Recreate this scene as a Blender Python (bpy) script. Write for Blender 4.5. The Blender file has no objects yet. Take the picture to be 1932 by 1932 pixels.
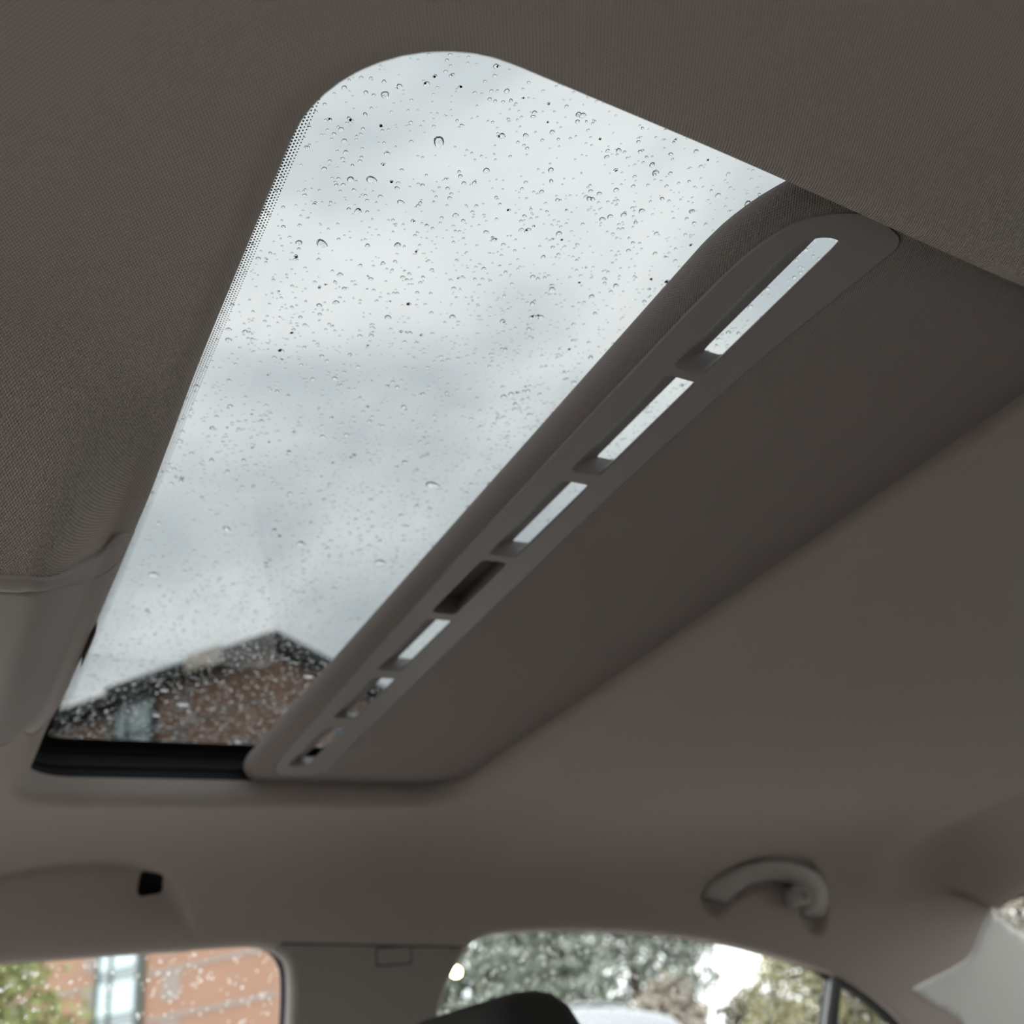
import bpy, bmesh, math, random
import numpy as np
from mathutils import Vector, Matrix
from mathutils.geometry import delaunay_2d_cdt
random.seed(7); rng = np.random.default_rng(7)
C = bpy.context.scene.collection
S = bpy.context.scene
EYE = 0.97          # height of the phone above the road; interior is modelled relative to it

# ------------------------------------------------------------------ camera
cam = bpy.data.cameras.new('camera'); camo = bpy.data.objects.new('camera', cam); C.objects.link(camo)
cam.sensor_width = 36; cam.sensor_height = 36; cam.sensor_fit = 'HORIZONTAL'
cam.lens = 36 * 1870 / 1932
cam.clip_start = 0.01; cam.clip_end = 500
# columns: camera right, up, back in world axes (x = to the rear of the car, y = to its right side, z = up)
camo.matrix_world = Matrix(((0.86671237, -0.14869566, -0.47612947, 0),
                            (-0.48107255, -0.50145372, -0.71910595, 0),
                            (-0.13182896, 0.85231084, -0.50614954, EYE), (0, 0, 0, 1)))
cam.dof.use_dof = True; cam.dof.focus_distance = 0.425; cam.dof.aperture_fstop = 9.0
S.camera = camo

# ------------------------------------------------------------------ world and exposure
S.view_settings.view_transform = 'Standard'; S.view_settings.look = 'None'
S.view_settings.gamma = 1; S.view_settings.exposure = 0.2
S.cycles.max_bounces = 10; S.cycles.diffuse_bounces = 6; S.cycles.transparent_max_bounces = 16
S.cycles.transmission_bounces = 8; S.cycles.glossy_bounces = 4
W = bpy.data.worlds.new('overcast'); S.world = W; W.use_nodes = True
nt = W.node_tree; nt.nodes.clear()
def N(t, typ, **k):
    n = t.nodes.new(typ)
    for a, b in k.items(): setattr(n, a, b)
    return n
def L(t, a, b): t.links.new(a, b)
wo = N(nt, 'ShaderNodeOutputWorld'); bg = N(nt, 'ShaderNodeBackground'); L(nt, bg.outputs[0], wo.inputs[0])
tc = N(nt, 'ShaderNodeTexCoord')
mp = N(nt, 'ShaderNodeMapping'); mp.inputs['Scale'].default_value = (1, 1, 1.9); mp.inputs['Location'].default_value = (3.1, 1.7, 0.4)
L(nt, tc.outputs['Generated'], mp.inputs[0])
n1 = N(nt, 'ShaderNodeTexNoise'); n1.inputs['Scale'].default_value = 3.2; n1.inputs['Detail'].default_value = 5; n1.inputs['Roughness'].default_value = 0.42
n1.inputs['Distortion'].default_value = 0.25
L(nt, mp.outputs[0], n1.inputs['Vector'])
cr = N(nt, 'ShaderNodeValToRGB'); cr.color_ramp.elements[0].position = 0.34; cr.color_ramp.elements[1].position = 0.66
cr.color_ramp.elements[0].color = (0.56, 0.615, 0.645, 1); cr.color_ramp.elements[1].color = (0.96, 0.975, 0.97, 1)
cr.color_ramp.interpolation = 'EASE'
L(nt, n1.outputs['Fac'], cr.inputs[0]); L(nt, cr.outputs[0], bg.inputs['Color'])
sxyz = N(nt, 'ShaderNodeSeparateXYZ'); L(nt, tc.outputs['Generated'], sxyz.inputs[0])
zr = N(nt, 'ShaderNodeMapRange'); zr.inputs[1].default_value = 0; zr.inputs[2].default_value = 1   # overcast sky: brighter overhead
zr.inputs[3].default_value = 3.5; zr.inputs[4].default_value = 6.1
L(nt, sxyz.outputs[2], zr.inputs[0]); L(nt, zr.outputs[0], bg.inputs['Strength'])

# ------------------------------------------------------------------ helpers
def link(name, me, mat, parent=None, base=None):
    me.name = name
    o = bpy.data.objects.new(name, me); C.objects.link(o)
    if mat: me.materials.append(mat)
    if base is not None:
        me.transform(Matrix.Translation(-Vector(base)))
        p = Vector(base)
        if parent: o.parent = parent; p = p - parent.location
        o.location = p
    elif parent:
        o.parent = parent; me.transform(Matrix.Translation(-parent.location))
    return o
def mk(name, verts, faces, mat, parent=None, rel=True, smooth=True, uv=None, base='auto'):
    me = bpy.data.meshes.new(name)
    dz = EYE if rel else 0
    v = np.array(verts, float).reshape(-1, 3).copy(); v[:, 2] += dz
    me.from_pydata([tuple(p) for p in v], [], [tuple(f) for f in faces])
    if uv is not None:
        ul = me.uv_layers.new(name='uv'); uvn = np.array(uv, float)
        idx = np.empty(len(me.loops), np.int32); me.loops.foreach_get('vertex_index', idx)
        ul.data.foreach_set('uv', uvn[idx].ravel())
    if smooth: me.polygons.foreach_set('use_smooth', [True] * len(me.polygons))
    me.update()
    b = None
    if base == 'auto':
        b = ((v[:, 0].min() + v[:, 0].max()) / 2, (v[:, 1].min() + v[:, 1].max()) / 2, v[:, 2].min())
    return link(name, me, mat, parent, b)
def tag(o, label=None, cat=None, group=None, kind=None):
    if label: o['label'] = label
    if cat: o['category'] = cat
    if group: o['group'] = group
    if kind: o['kind'] = kind
    return o
def empty(name, loc, label=None, cat=None, group=None, kind=None, rel=False):
    o = bpy.data.objects.new(name, None); C.objects.link(o)
    o.location = (loc[0], loc[1], loc[2] + (EYE if rel else 0)); o.empty_display_size = .1
    return tag(o, label, cat, group, kind)
class MB:                                       # collects boxes, tubes and grids into one mesh
    def __init__(s): s.v = []; s.f = []
    def add(s, v, f):
        o = len(s.v); s.v += [tuple(p) for p in v]; s.f += [tuple(i + o for i in q) for q in f]
    def box(s, a, b, rot=None, c=None):
        x0, y0, z0 = a; x1, y1, z1 = b
        v = [(x, y, z) for x in (x0, x1) for y in (y0, y1) for z in (z0, z1)]
        if rot is not None:
            m = Matrix.Rotation(rot, 3, 'Z'); cc = Vector(c or (0, 0, 0)); v = [tuple(m @ (Vector(p) - cc) + cc) for p in v]
        s.add(v, [(0, 1, 3, 2), (4, 6, 7, 5), (0, 4, 5, 1), (2, 3, 7, 6), (0, 2, 6, 4), (1, 5, 7, 3)])
    def obox(s, o, u, v_, w):                   # box from corner o with edge vectors
        o, u, v_, w = map(Vector, (o, u, v_, w))
        p = [o + a * u + b * v_ + c * w for a in (0, 1) for b in (0, 1) for c in (0, 1)]
        s.add(p, [(0, 1, 3, 2), (4, 6, 7, 5), (0, 4, 5, 1), (2, 3, 7, 6), (0, 2, 6, 4), (1, 5, 7, 3)])
    def loft(s, rings, closed=True, caps=True):
        n = len(rings[0]); v = [p for r in rings for p in r]; f = []
        for i in range(len(rings) - 1):
            for j in range(n if closed else n - 1):
                k = (j + 1) % n
                f.append((i * n + j, i * n + k, (i + 1) * n + k, (i + 1) * n + j))
        if caps and closed: f.append(tuple(range(n))[::-1]); f.append(tuple((len(rings) - 1) * n + j for j in range(n)))
        s.add(v, f)
    def tube(s, pts, rad, n=8):
        rings = []; P = [Vector(p) for p in pts]
        for i, p in enumerate(P):
            t = (P[min(i + 1, len(P) - 1)] - P[max(i - 1, 0)]).normalized()
            a = t.cross(Vector((0, 0, 1)));
            if a.length < .1: a = t.cross(Vector((1, 0, 0)))
            a.normalize(); b = t.cross(a); r = rad[i] if isinstance(rad, (list, tuple)) else rad
            rings.append([tuple(p + a * r * math.cos(2 * math.pi * j / n) + b * r * math.sin(2 * math.pi * j / n)) for j in range(n)])
        s.loft(rings)
    def build(s, name, mat, parent=None, rel=True, smooth=False, bevel=0, seg=2, base='auto', sub=0):
        o = mk(name, s.v, s.f, mat, parent, rel, smooth, base=base)
        if bevel or sub:
            bm = bmesh.new(); bm.from_mesh(o.data); bmesh.ops.recalc_face_normals(bm, faces=bm.faces)
            if bevel: bmesh.ops.bevel(bm, geom=list(bm.edges), offset=bevel, segments=seg, affect='EDGES', profile=.5)
            bm.to_mesh(o.data); bm.free(); o.data.polygons.foreach_set('use_smooth', [True] * len(o.data.polygons))
        if sub:
            m = o.modifiers.new('sub', 'SUBSURF'); m.levels = m.render_levels = sub
        return o
def sst(a, b, x): t = np.clip((np.asarray(x, float) - a) / (b - a), 0, 1); return t * t * (3 - 2 * t)
def catmull(P, n=8):
    P = np.array(P, float); Q = np.vstack([2 * P[0] - P[1], P, 2 * P[-1] - P[-2]]); out = []
    for i in range(1, len(Q) - 2):
        for t in np.linspace(0, 1, n, endpoint=False):
            out.append(.5 * (2 * Q[i] + (Q[i + 1] - Q[i - 1]) * t + (2 * Q[i - 1] - 5 * Q[i] + 4 * Q[i + 1] - Q[i + 2]) * t * t + (3 * Q[i] - Q[i - 1] - 3 * Q[i + 1] + Q[i + 2]) * t ** 3))
    out.append(P[-1]); return np.array(out)
def resample(P, step, closed=False):
    P = np.array(P, float)
    if closed: P = np.vstack([P, P[:1]])
    d = np.r_[0, np.cumsum(np.linalg.norm(np.diff(P, axis=0), axis=1))]
    n = max(2, int(round(d[-1] / step)) + 1); t = np.linspace(0, d[-1], n)
    R = np.stack([np.interp(t, d, P[:, k]) for k in range(P.shape[1])], 1)
    return R[:-1] if closed else R
def rrect(x0, x1, y0, y1, r, step=.004):        # rounded rectangle, radii at (x0y0, x1y0, x1y1, x0y1)
    pts = []
    for (cx, cy, rr, a0) in ((x0, y0, r[0], math.pi), (x1, y0, r[1], 1.5 * math.pi), (x1, y1, r[2], 0), (x0, y1, r[3], .5 * math.pi)):
        sx = 1 if cx == x0 else -1; sy = 1 if cy == y0 else -1
        for k in range(13):
            a = a0 + k * math.pi / 24
            pts.append((cx + sx * rr + rr * math.cos(a), cy + sy * rr + rr * math.sin(a)))
    return resample(pts, step, True)
def inpoly(p, poly):
    x, y = p[:, 0], p[:, 1]; c = np.zeros(len(p), bool); poly = np.asarray(poly); j = len(poly) - 1
    for i in range(len(poly)):
        xi, yi = poly[i]; xj, yj = poly[j]
        if yi != yj:
            c ^= ((yi > y) != (yj > y)) & (x < (xj - xi) * (y - yi) / (yj - yi) + xi)
        j = i
    return c
def cdt(outer, holes, pts):                     # triangulate a domain with holes and interior points
    loops = [np.asarray(outer)] + [np.asarray(h) for h in holes]
    pts = np.asarray(pts).reshape(-1, 2)
    if len(pts):
        ok = inpoly(pts, loops[0])
        for h in loops[1:]: ok &= ~inpoly(pts, h)
        allb = np.vstack(loops); pts = pts[ok]
        keep = np.ones(len(pts), bool)
        for i in range(0, len(pts), 4000):
            q = pts[i:i + 4000]; d = ((q[:, None, :] - allb[None]) ** 2).sum(2).min(1); keep[i:i + 4000] = d > 6.25e-6
        pts = pts[keep]
    V = []; E = []
    for l in loops:
        o = len(V); V += [Vector(p) for p in l]; E += [(o + i, o + (i + 1) % len(l)) for i in range(len(l))]
    V += [Vector(p) for p in pts]
    r = delaunay_2d_cdt(V, E, [], 0, 1e-7)
    ov = np.array([tuple(p) for p in r[0]]); f = np.array([t for t in r[2] if len(t) == 3])
    cen = ov[f].mean(1); ok = inpoly(cen, loops[0])
    for h in loops[1:]: ok &= ~inpoly(cen, h)
    f = f[ok]
    a = ov[f[:, 1]] - ov[f[:, 0]]; b = ov[f[:, 2]] - ov[f[:, 0]]
    flip = (a[:, 0] * b[:, 1] - a[:, 1] * b[:, 0]) > 0      # make every face point down / into the cabin
    f[flip] = f[flip][:, ::-1]
    return ov, f
def gridpts(x0, x1, y0, y1, s):
    X, Y = np.meshgrid(np.arange(x0, x1, s), np.arange(y0, y1, s)); X = X + (np.arange(Y.shape[0]) % 2)[:, None] * s / 2
    return np.stack([X.ravel(), Y.ravel()], 1)

# ------------------------------------------------------------------ materials
def mat(name, col, rough=.6, spec=.5, metal=0, sheen=0, bump=None, var=None, coat=0):
    m = bpy.data.materials.new(name); m.use_nodes = True; t = m.node_tree; b = t.nodes['Principled BSDF']
    b.inputs['Base Color'].default_value = (*col, 1); b.inputs['Roughness'].default_value = rough
    b.inputs['Specular IOR Level'].default_value = spec; b.inputs['Metallic'].default_value = metal
    b.inputs['Sheen Weight'].default_value = sheen; b.inputs['Coat Weight'].default_value = coat
    if var:                                     # (scale, amount) colour mottling
        c = N(t, 'ShaderNodeTexCoord'); n = N(t, 'ShaderNodeTexNoise'); n.inputs['Scale'].default_value = var[0]; n.inputs['Detail'].default_value = 4
        L(t, c.outputs['Object'], n.inputs['Vector'])
        mx = N(t, 'ShaderNodeMix', data_type='RGBA'); L(t, n.outputs['Fac'], mx.inputs[0])
        mx.inputs[6].default_value = (*[x * (1 - var[1]) for x in col], 1); mx.inputs[7].default_value = (*[min(1, x * (1 + var[1])) for x in col], 1)
        L(t, mx.outputs[2], b.inputs['Base Color'])
    if bump:
        c = N(t, 'ShaderNodeTexCoord'); n = N(t, 'ShaderNodeTexNoise'); n.inputs['Scale'].default_value = bump[0]; n.inputs['Detail'].default_value = 2
        L(t, c.outputs['Object'], n.inputs['Vector'])
        bp = N(t, 'ShaderNodeBump'); bp.inputs['Strength'].default_value = bump[1]; bp.inputs['Distance'].default_value = bump[2]
        L(t, n.outputs['Fac'], bp.inputs['Height']); L(t, bp.outputs[0], b.inputs['Normal'])
    return m
def knit(name, col, period=.00125, amt=.9, dist=.0014):  # pique knit: staggered oval pits laid out in metres on the surface
    m = mat(name, col, .95, .15, sheen=.25); t = m.node_tree; b = t.nodes['Principled BSDF']
    uv = N(t, 'ShaderNodeUVMap'); sx = N(t, 'ShaderNodeSeparateXYZ'); L(t, uv.outputs[0], sx.inputs[0])
    def M(op, a, bb=None, c=None):
        n = N(t, 'ShaderNodeMath', operation=op)
        for i, q in enumerate((a, bb, c)):
            if q is None: continue
            if isinstance(q, (int, float)): n.inputs[i].default_value = q
            else: L(t, q, n.inputs[i])
        return n.outputs[0]
    k = 2 * math.pi / period
    a = M('COSINE', M('MULTIPLY', sx.outputs[0], k)); c = M('COSINE', M('MULTIPLY', sx.outputs[1], k * .62))
    h = M('MULTIPLY', a, c)                      # staggered bumps and pits
    h = M('ADD', h, M('MULTIPLY', M('COSINE', M('MULTIPLY', sx.outputs[0], 2 * k)), .22))
    bp = N(t, 'ShaderNodeBump'); bp.inputs['Strength'].default_value = amt; bp.inputs['Distance'].default_value = dist
    L(t, h, bp.inputs['Height']); L(t, bp.outputs[0], b.inputs['Normal'])
    mr = N(t, 'ShaderNodeMapRange'); mr.inputs[1].default_value = -1; mr.inputs[2].default_value = 1.3
    L(t, h, mr.inputs[0])
    mx = N(t, 'ShaderNodeMix', data_type='RGBA'); L(t, mr.outputs[0], mx.inputs[0])
    mx.inputs[6].default_value = (*[x * .52 for x in col], 1); mx.inputs[7].default_value = (*[x * 1.22 for x in col], 1)   # shade of the pits put into the colour: hollows darker, crests lighter
    L(t, mx.outputs[2], b.inputs['Base Color'])
    return m
M_ = {}
M_['fabric'] = knit('headliner_knit', (.85, .715, .645), period=.00135)
M_['shade'] = knit('sunshade_knit', (.57, .475, .435), period=.0013)
M_['grille'] = mat('grille_plastic', (.26, .238, .232), .5, .4, bump=(900, .15, .0004))
M_['console'] = mat('console_plastic', (.33, .283, .265), .55, .4, bump=(1200, .12, .0003))
M_['trim'] = mat('pillar_plastic', (.27, .24, .22), .6, .35, bump=(1200, .15, .0003))
M_['ctrim'] = mat('rear_pillar_plastic', (.50, .49, .47), .5, .45, bump=(1200, .12, .0003))
M_['handle'] = mat('handle_plastic', (.32, .29, .27), .45, .45)
M_['black'] = mat('black_rubber', (.012, .012, .014), .55, .4)
M_['frame'] = mat('black_frame', (.008, .008, .011), .6, .3)
M_['gloss'] = mat('door_frame_grey', (.16, .16, .17), .25, .5)
M_['leather'] = mat('black_leather', (.018, .020, .019), .5, .4, bump=(400, .2, .0006))
M_['dark'] = mat('door_panels', (.17, .155, .14), .8, .3)
M_['seatcloth'] = mat('seat_leather', (.20, .185, .17), .65, .3, bump=(300, .2, .0006))
M_['carpet'] = mat('carpet', (.22, .20, .18), 1, .1, var=(60, .3))
M_['frit'] = mat('ceramic_dots', (.01, .01, .01), .6, .3)
M_['paint'] = mat('roof_paint', (.10, .10, .11), .3, .5, coat=.6)
def glassmat(name, tint, tint_bands=False, gloss=.5):
    m = bpy.data.materials.new(name); m.use_nodes = True; t = m.node_tree; t.nodes.clear()
    o = N(t, 'ShaderNodeOutputMaterial'); mx = N(t, 'ShaderNodeMixShader'); tr = N(t, 'ShaderNodeBsdfTransparent'); g = N(t, 'ShaderNodeBsdfGlossy')
    tr.inputs[0].default_value = (*tint, 1); g.inputs['Roughness'].default_value = .03
    fr = N(t, 'ShaderNodeFresnel'); fr.inputs[0].default_value = 1.45
    mu = N(t, 'ShaderNodeMath', operation='MULTIPLY'); mu.inputs[1].default_value = gloss; L(t, fr.outputs[0], mu.inputs[0])
    L(t, mu.outputs[0], mx.inputs[0]); L(t, tr.outputs[0], mx.inputs[1]); L(t, g.outputs[0], mx.inputs[2]); L(t, mx.outputs[0], o.inputs[0])
    if tint_bands:                                   # slanted noise bands where the pane's tint is slightly darker
        c = N(t, 'ShaderNodeTexCoord'); mp = N(t, 'ShaderNodeMapping'); L(t, c.outputs['Object'], mp.inputs[0])
        mp.inputs['Rotation'].default_value = (0, 0, math.radians(-62)); mp.inputs['Scale'].default_value = (14, 1.2, 1)
        n = N(t, 'ShaderNodeTexNoise'); n.inputs['Scale'].default_value = 2; n.inputs['Detail'].default_value = 3; L(t, mp.outputs[0], n.inputs['Vector'])
        r = N(t, 'ShaderNodeMapRange'); r.inputs[1].default_value = .5; r.inputs[2].default_value = .72; L(t, n.outputs['Fac'], r.inputs[0])
        q = N(t, 'ShaderNodeMix', data_type='RGBA'); L(t, r.outputs[0], q.inputs[0])
        q.inputs[6].default_value = (*tint, 1); q.inputs[7].default_value = (*[x * .93 for x in tint], 1)
        L(t, q.outputs[2], tr.inputs[0])
    return m
M_['roofglass'] = glassmat('tinted_roof_glass', (.136, .1415, .1415), True)
M_['glass'] = glassmat('door_glass', (.86, .865, .84), gloss=.4)
wm = bpy.data.materials.new('water'); wm.use_nodes = True; wt_ = wm.node_tree; wt_.nodes.clear()
_o = N(wt_, 'ShaderNodeOutputMaterial'); _g = N(wt_, 'ShaderNodeBsdfGlass'); _g.inputs['IOR'].default_value = 1.33; _g.inputs['Roughness'].default_value = 0.0
L(wt_, _g.outputs[0], _o.inputs[0]); M_['water'] = wm
M_['glass2'] = glassmat('driver_side_dimmed_glass', (.34, .35, .345), gloss=.4)  # tint added to hold back light from the unseen driver side

# ------------------------------------------------------------------ the cabin surface
YM = .55                                        # middle of the car
prof = catmull([(.96, .2850), (1.0, .2848), (1.05, .281), (1.095, .268), (1.13, .245), (1.148, .215), (1.155, .19), (1.162, .15), (1.175, .08), (1.20, -.02), (1.235, -.14)], 10)
pv = np.r_[0, np.cumsum(np.linalg.norm(np.diff(prof, axis=0), axis=1))] + .96
def vz(z): return np.interp(-np.asarray(z, float), -prof[10:, 1], pv[10:])   # side height -> surface coordinate
def Hroof(x):
    x = np.asarray(x, float)
    return .285 - .010 * sst(.6, 1.25, x) - .016 * sst(1.25, 1.332, x) + .011 * sst(1.336, 1.43, x) - .088 * sst(1.43, 1.59, x) - .10 * np.maximum(0, -.08 - x)
HOLE = (.079, .520, .1632, .985)
def bulge(x, y):
    sy = sst(.33, .46, y) * (1 - sst(.70, .82, y)); sx = 1 - sst(.028, .080, x)
    return .053 * sy * sx
hand_c = np.array([(1.005, .208), (1.03, .224), (1.07, .238), (1.12, .241), (1.165, .235), (1.195, .218), (1.20, .195), (1.195, .175)])
HC = resample(catmull(hand_c, 6), .006)
rec_x = [-.3, .08, .107, .135, .163, .194, .2195, .240, .256, .269, .278, .290]; rec_z = [.235, .259, .2635, .267, .2685, .268, .2635, .256, .243, .226, .208, .17]
def surf(x, v):
    x = np.atleast_1d(np.asarray(x, float)); v = np.atleast_1d(np.asarray(v, float))
    near = v < YM; vv = np.where(near, 2 * YM - v, v)
    y = np.where(vv < .96, vv, np.interp(vv, pv, prof[:, 0])); z0 = np.where(vv < .96, .285, np.interp(vv, pv, prof[:, 1]))
    w = sst(.18, .27, z0); z = z0 + (Hroof(x + .08 * (1 - sst(.85, 1.13, vv)) * sst(.9, 1.1, x)) - .285) * w
    far = ~near
    zt = np.interp(x, rec_x, rec_z)             # hollow of the missing front handle
    d = np.where(far, .040 * sst(0, .016, zt - z0) * sst(.190, .240, z0), 0)
    P = np.stack([x, z0], 1)
    dm = np.full(len(x), 9.)
    near_h = far & (x > .95) & (x < 1.26) & (z0 > .14) & (z0 < .2846)
    if near_h.any(): dm[near_h] = np.sqrt(((P[near_h][:, None] - HC[None]) ** 2).sum(2)).min(1)
    d += .015 * (1 - sst(.0195, .026, dm))
    d += np.where(far, (-.004 * np.exp(-((x - 1.322) / .025) ** 2) + .006 * sst(1.33, 1.42, x)) * sst(.185, .225, z0) * (1 - sst(.235, .262, z0)), 0)
    y = y + d * (1 - .4 * w) - .80 * np.maximum(0, x - 1.38) ** 2 * (1 - w)
    z = z + d * .3
    y = np.where(near, 2 * YM - y, y)
    z = z - np.where((v > .2) & (v < .95), bulge(x, v), 0)
    return np.stack([x, y, z], 1)
def frame_at(x, v):                              # point, tangent x, tangent v, normal (out of the cabin)
    e = 1e-3; p = surf(x, v); a = (surf(np.asarray(x) + e, v) - p) / e; b = (surf(x, np.asarray(v) + e) - p) / e
    n = np.cross(a, b); n /= np.linalg.norm(n, axis=1)[:, None]; return p, a, b, n
def lip(path, inward, profile, closed=False):    # sweep a turned-in edge along a path on the surface; inward = 2D normals into the opening
    path = np.asarray(path); p, a, b, n = frame_at(path[:, 0], path[:, 1])
    t = a * inward[:, :1] + b * inward[:, 1:]; t /= np.linalg.norm(t, axis=1)[:, None]
    V = []; m = len(path); k = len(profile)
    for (u, w) in profile: V.append(p + t * u + n * w)
    V = np.vstack(V); F = []
    for i in range(k - 1):
        for j in range(m if closed else m - 1):
            q = (j + 1) % m; F.append((i * m + j, i * m + q, (i + 1) * m + q, (i + 1) * m + j))
    return V, F
def normals2d(path, closed=False, side=1):
    P = np.asarray(path)
    if closed: T = np.roll(P, -1, 0) - np.roll(P, 1, 0)
    else: T = np.gradient(P, axis=0)
    T /= np.linalg.norm(T, axis=1)[:, None]; return np.stack([-T[:, 1], T[:, 0]], 1) * side
def quarter(r, extra): return [(r * math.sin(a), r * (1 - math.cos(a))) for a in np.linspace(0, math.pi / 2, 7)] + extra
def weld(o, d=1e-4):
    bm = bmesh.new(); bm.from_mesh(o.data); bmesh.ops.remove_doubles(bm, verts=bm.verts, dist=d); bm.to_mesh(o.data); bm.free()
    o.data.polygons.foreach_set('use_smooth', [True] * len(o.data.polygons))

# outlines (x, height) on the far side
fw_top = [(-.26, .140), (-.15, .166), (0, .183), (.10, .188), (.22, .190), (.32, .191), (.350, .190), (.372, .184)]
fw_side = [(.372, .184), (.388, .172), (.396, .150), (.397, .10), (.392, .0), (.385, -.125)]
rw_side = [(.540, -.125), (.552, .0), (.556, .085), (.568, .125), (.585, .152), (.598, .168)]
rw_top = [(.598, .168), (.615, .180), (.66, .188), (.80, .184), (.93, .171), (1.03, .155), (1.13, .131), (1.21, .107), (1.27, .081), (1.32, .052), (1.36, .022), (1.42, -.03), (1.48, -.125)]
def XV(pts, n=5, step=.006):
    q = catmull(pts, n); q = np.stack([q[:, 0], vz(q[:, 1])], 1); return resample(q, step)
FWT, FWS, RWS, RWT = XV(fw_top), XV(fw_side), XV(rw_side), XV(rw_top)
csea = [(1.57, -.125), (1.50, -.03), (1.475, .01), (1.42, .043), (1.380, .063), (1.409, .0718), (1.479, .0887), (1.515, .1046), (1.551, .1453), (1.570, .160)]
CS = XV(csea)
seam_g = .0008
hole_out = rrect(HOLE[0] - .014, HOLE[1] + .014, HOLE[2] - .014, HOLE[3] + .014, (.070, .055, .062, .055), .004)   # where the lip starts to turn up
hole_out[:, 1] += .0035 * sst(.2, .42, hole_out[:, 0]) * (hole_out[:, 1] < .4)
_q = [(.2185, vz(.2515)), (.2390, vz(.2500)), (.2470, vz(.2320)), (.2195, vz(.2290))]
sock = resample([(a[0] * (1 - t) + b[0] * t, float(a[1] * (1 - t) + b[1] * t)) for a, b in zip(_q, _q[1:] + _q[:1]) for t in (.14, .5, .86)], .003, True)
def mirror(P): Q = np.array(P).copy(); Q[:, 1] = 2 * YM - Q[:, 1]; return Q
far_edge = np.vstack([FWT, RWS[-1:], RWT[1:], CS])
near_edge = mirror(far_edge)
front_edge = resample([near_edge[0], far_edge[0]], .02)[1:-1]
rear_edge = resample([far_edge[-1], near_edge[-1]], .02)[1:-1]
outer = np.vstack([front_edge, far_edge, rear_edge, near_edge[::-1]])
pts = np.vstack([gridpts(-.26, 1.6, -.25, .15, .02), gridpts(.0, 1.0, .13, .95, .011), gridpts(-.02, .075, .3, .86, .004) if True else [],
                 gridpts(-.26, 1.6, .95, 1.55, .009), gridpts(1.0, 1.6, .1, .95, .018), gridpts(.95, 1.26, float(vz(.27)), float(vz(.14)), .0042),
                 gridpts(.05, .30, float(vz(.275)), float(vz(.2)), .0045), gridpts(1.3, 1.38, .1, 1.2, .008)])
# thin out clustered points
key = np.unique(np.round(pts / .0035).astype(int), axis=0, return_index=True)[1]; pts = pts[key]
ov, f = cdt(outer, [hole_out, sock], pts)
V = surf(ov[:, 0], ov[:, 1]); uv = ov.copy()
# turned-up lip round the sunroof hole
nin = normals2d(hole_out, True, 1)
cen = hole_out.mean(0)
if ((cen - hole_out) * nin).sum() < 0: nin = -nin
p0 = surf(hole_out[:, 0], hole_out[:, 1]); rings = []; uvs = []
for a in np.linspace(0, math.pi / 2, 8):
    q = p0.copy(); q[:, :2] += nin * .014 * math.sin(a); q[:, 2] += .014 * (1 - math.cos(a)); rings.append(q); uvs.append(hole_out + nin * .014 * a)
q = rings[-1].copy(); q[:, 2] = .311; rings.append(q); uvs.append(uvs[-1] + nin * .012)
q = q.copy(); q[:, :2] -= nin * .004; q[:, 2] += .001; rings.append(q); uvs.append(uvs[-1])
m = len(hole_out); RV = np.vstack(rings); RUV = np.vstack(uvs); RF = []
for i in range(len(rings) - 1):
    for j in range(m): k = (j + 1) % m; RF.append((i * m + j, (i + 1) * m + j, (i + 1) * m + k, i * m + k))
def join(parts):                                # [(V, F, UV)]
    VV = []; FF = []; UU = []; o = 0
    for v_, f_, u_ in parts:
        VV.append(v_); FF += [tuple(int(i) + o for i in q) for q in f_]; UU.append(u_); o += len(v_)
    return np.vstack(VV), FF, np.vstack(UU)
def lipp(path, side, prof_):
    nn = normals2d(path, False, side); v_, f_ = lip(path, nn, prof_); return v_, f_, np.vstack([path + nn * u for u, w in prof_])
def wedge(P):                                   # 1 where the black rubber shows beside the opening, 0 along the tops
    return sst(1.17, 1.26, P[:, 0])
def lip_blend(path, A, B, w):
    path = np.asarray(path); nn = normals2d(path, False, 1); p, a, b, n = frame_at(path[:, 0], path[:, 1])
    t = a * nn[:, :1] + b * nn[:, 1:]; t /= np.linalg.norm(t, axis=1)[:, None]; V = []; m = len(path); F = []
    for (ua, wa), (ub, wb) in zip(A, B): V.append(p + t * (ua + (ub - ua) * w)[:, None] + n * (wa + (wb - wa) * w)[:, None])
    for i in range(len(A) - 1):
        for j in range(m - 1): F.append((i * m + j, i * m + j + 1, (i + 1) * m + j + 1, (i + 1) * m + j))
    return np.vstack(V), F, np.vstack([path + nn * u for u, _ in A])
QA = quarter(.010, [(.010, .021)]); QB = quarter(.006, [(.006, .011)])
parts = [(V, f, uv), (RV, RF, RUV), lip_blend(FWT, QA, QB, np.zeros(len(FWT))), lip_blend(RWT, QA, QB, wedge(RWT))]
ntop = normals2d(FWT, False, 1)
VV, FF, UU = join(parts)
ceiling = mk('ceiling', VV, FF, M_['fabric'], uv=UU)
bm = bmesh.new(); bm.from_mesh(ceiling.data); bmesh.ops.remove_doubles(bm, verts=bm.verts, dist=5e-5); bmesh.ops.recalc_face_normals(bm, faces=bm.faces); bm.to_mesh(ceiling.data); bm.free()
ceiling.data.polygons.foreach_set('use_smooth', [True] * len(ceiling.data.polygons))
tag(ceiling, 'warm grey knitted fabric headliner curving down around the sunroof opening and door windows', kind='structure')
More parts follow.
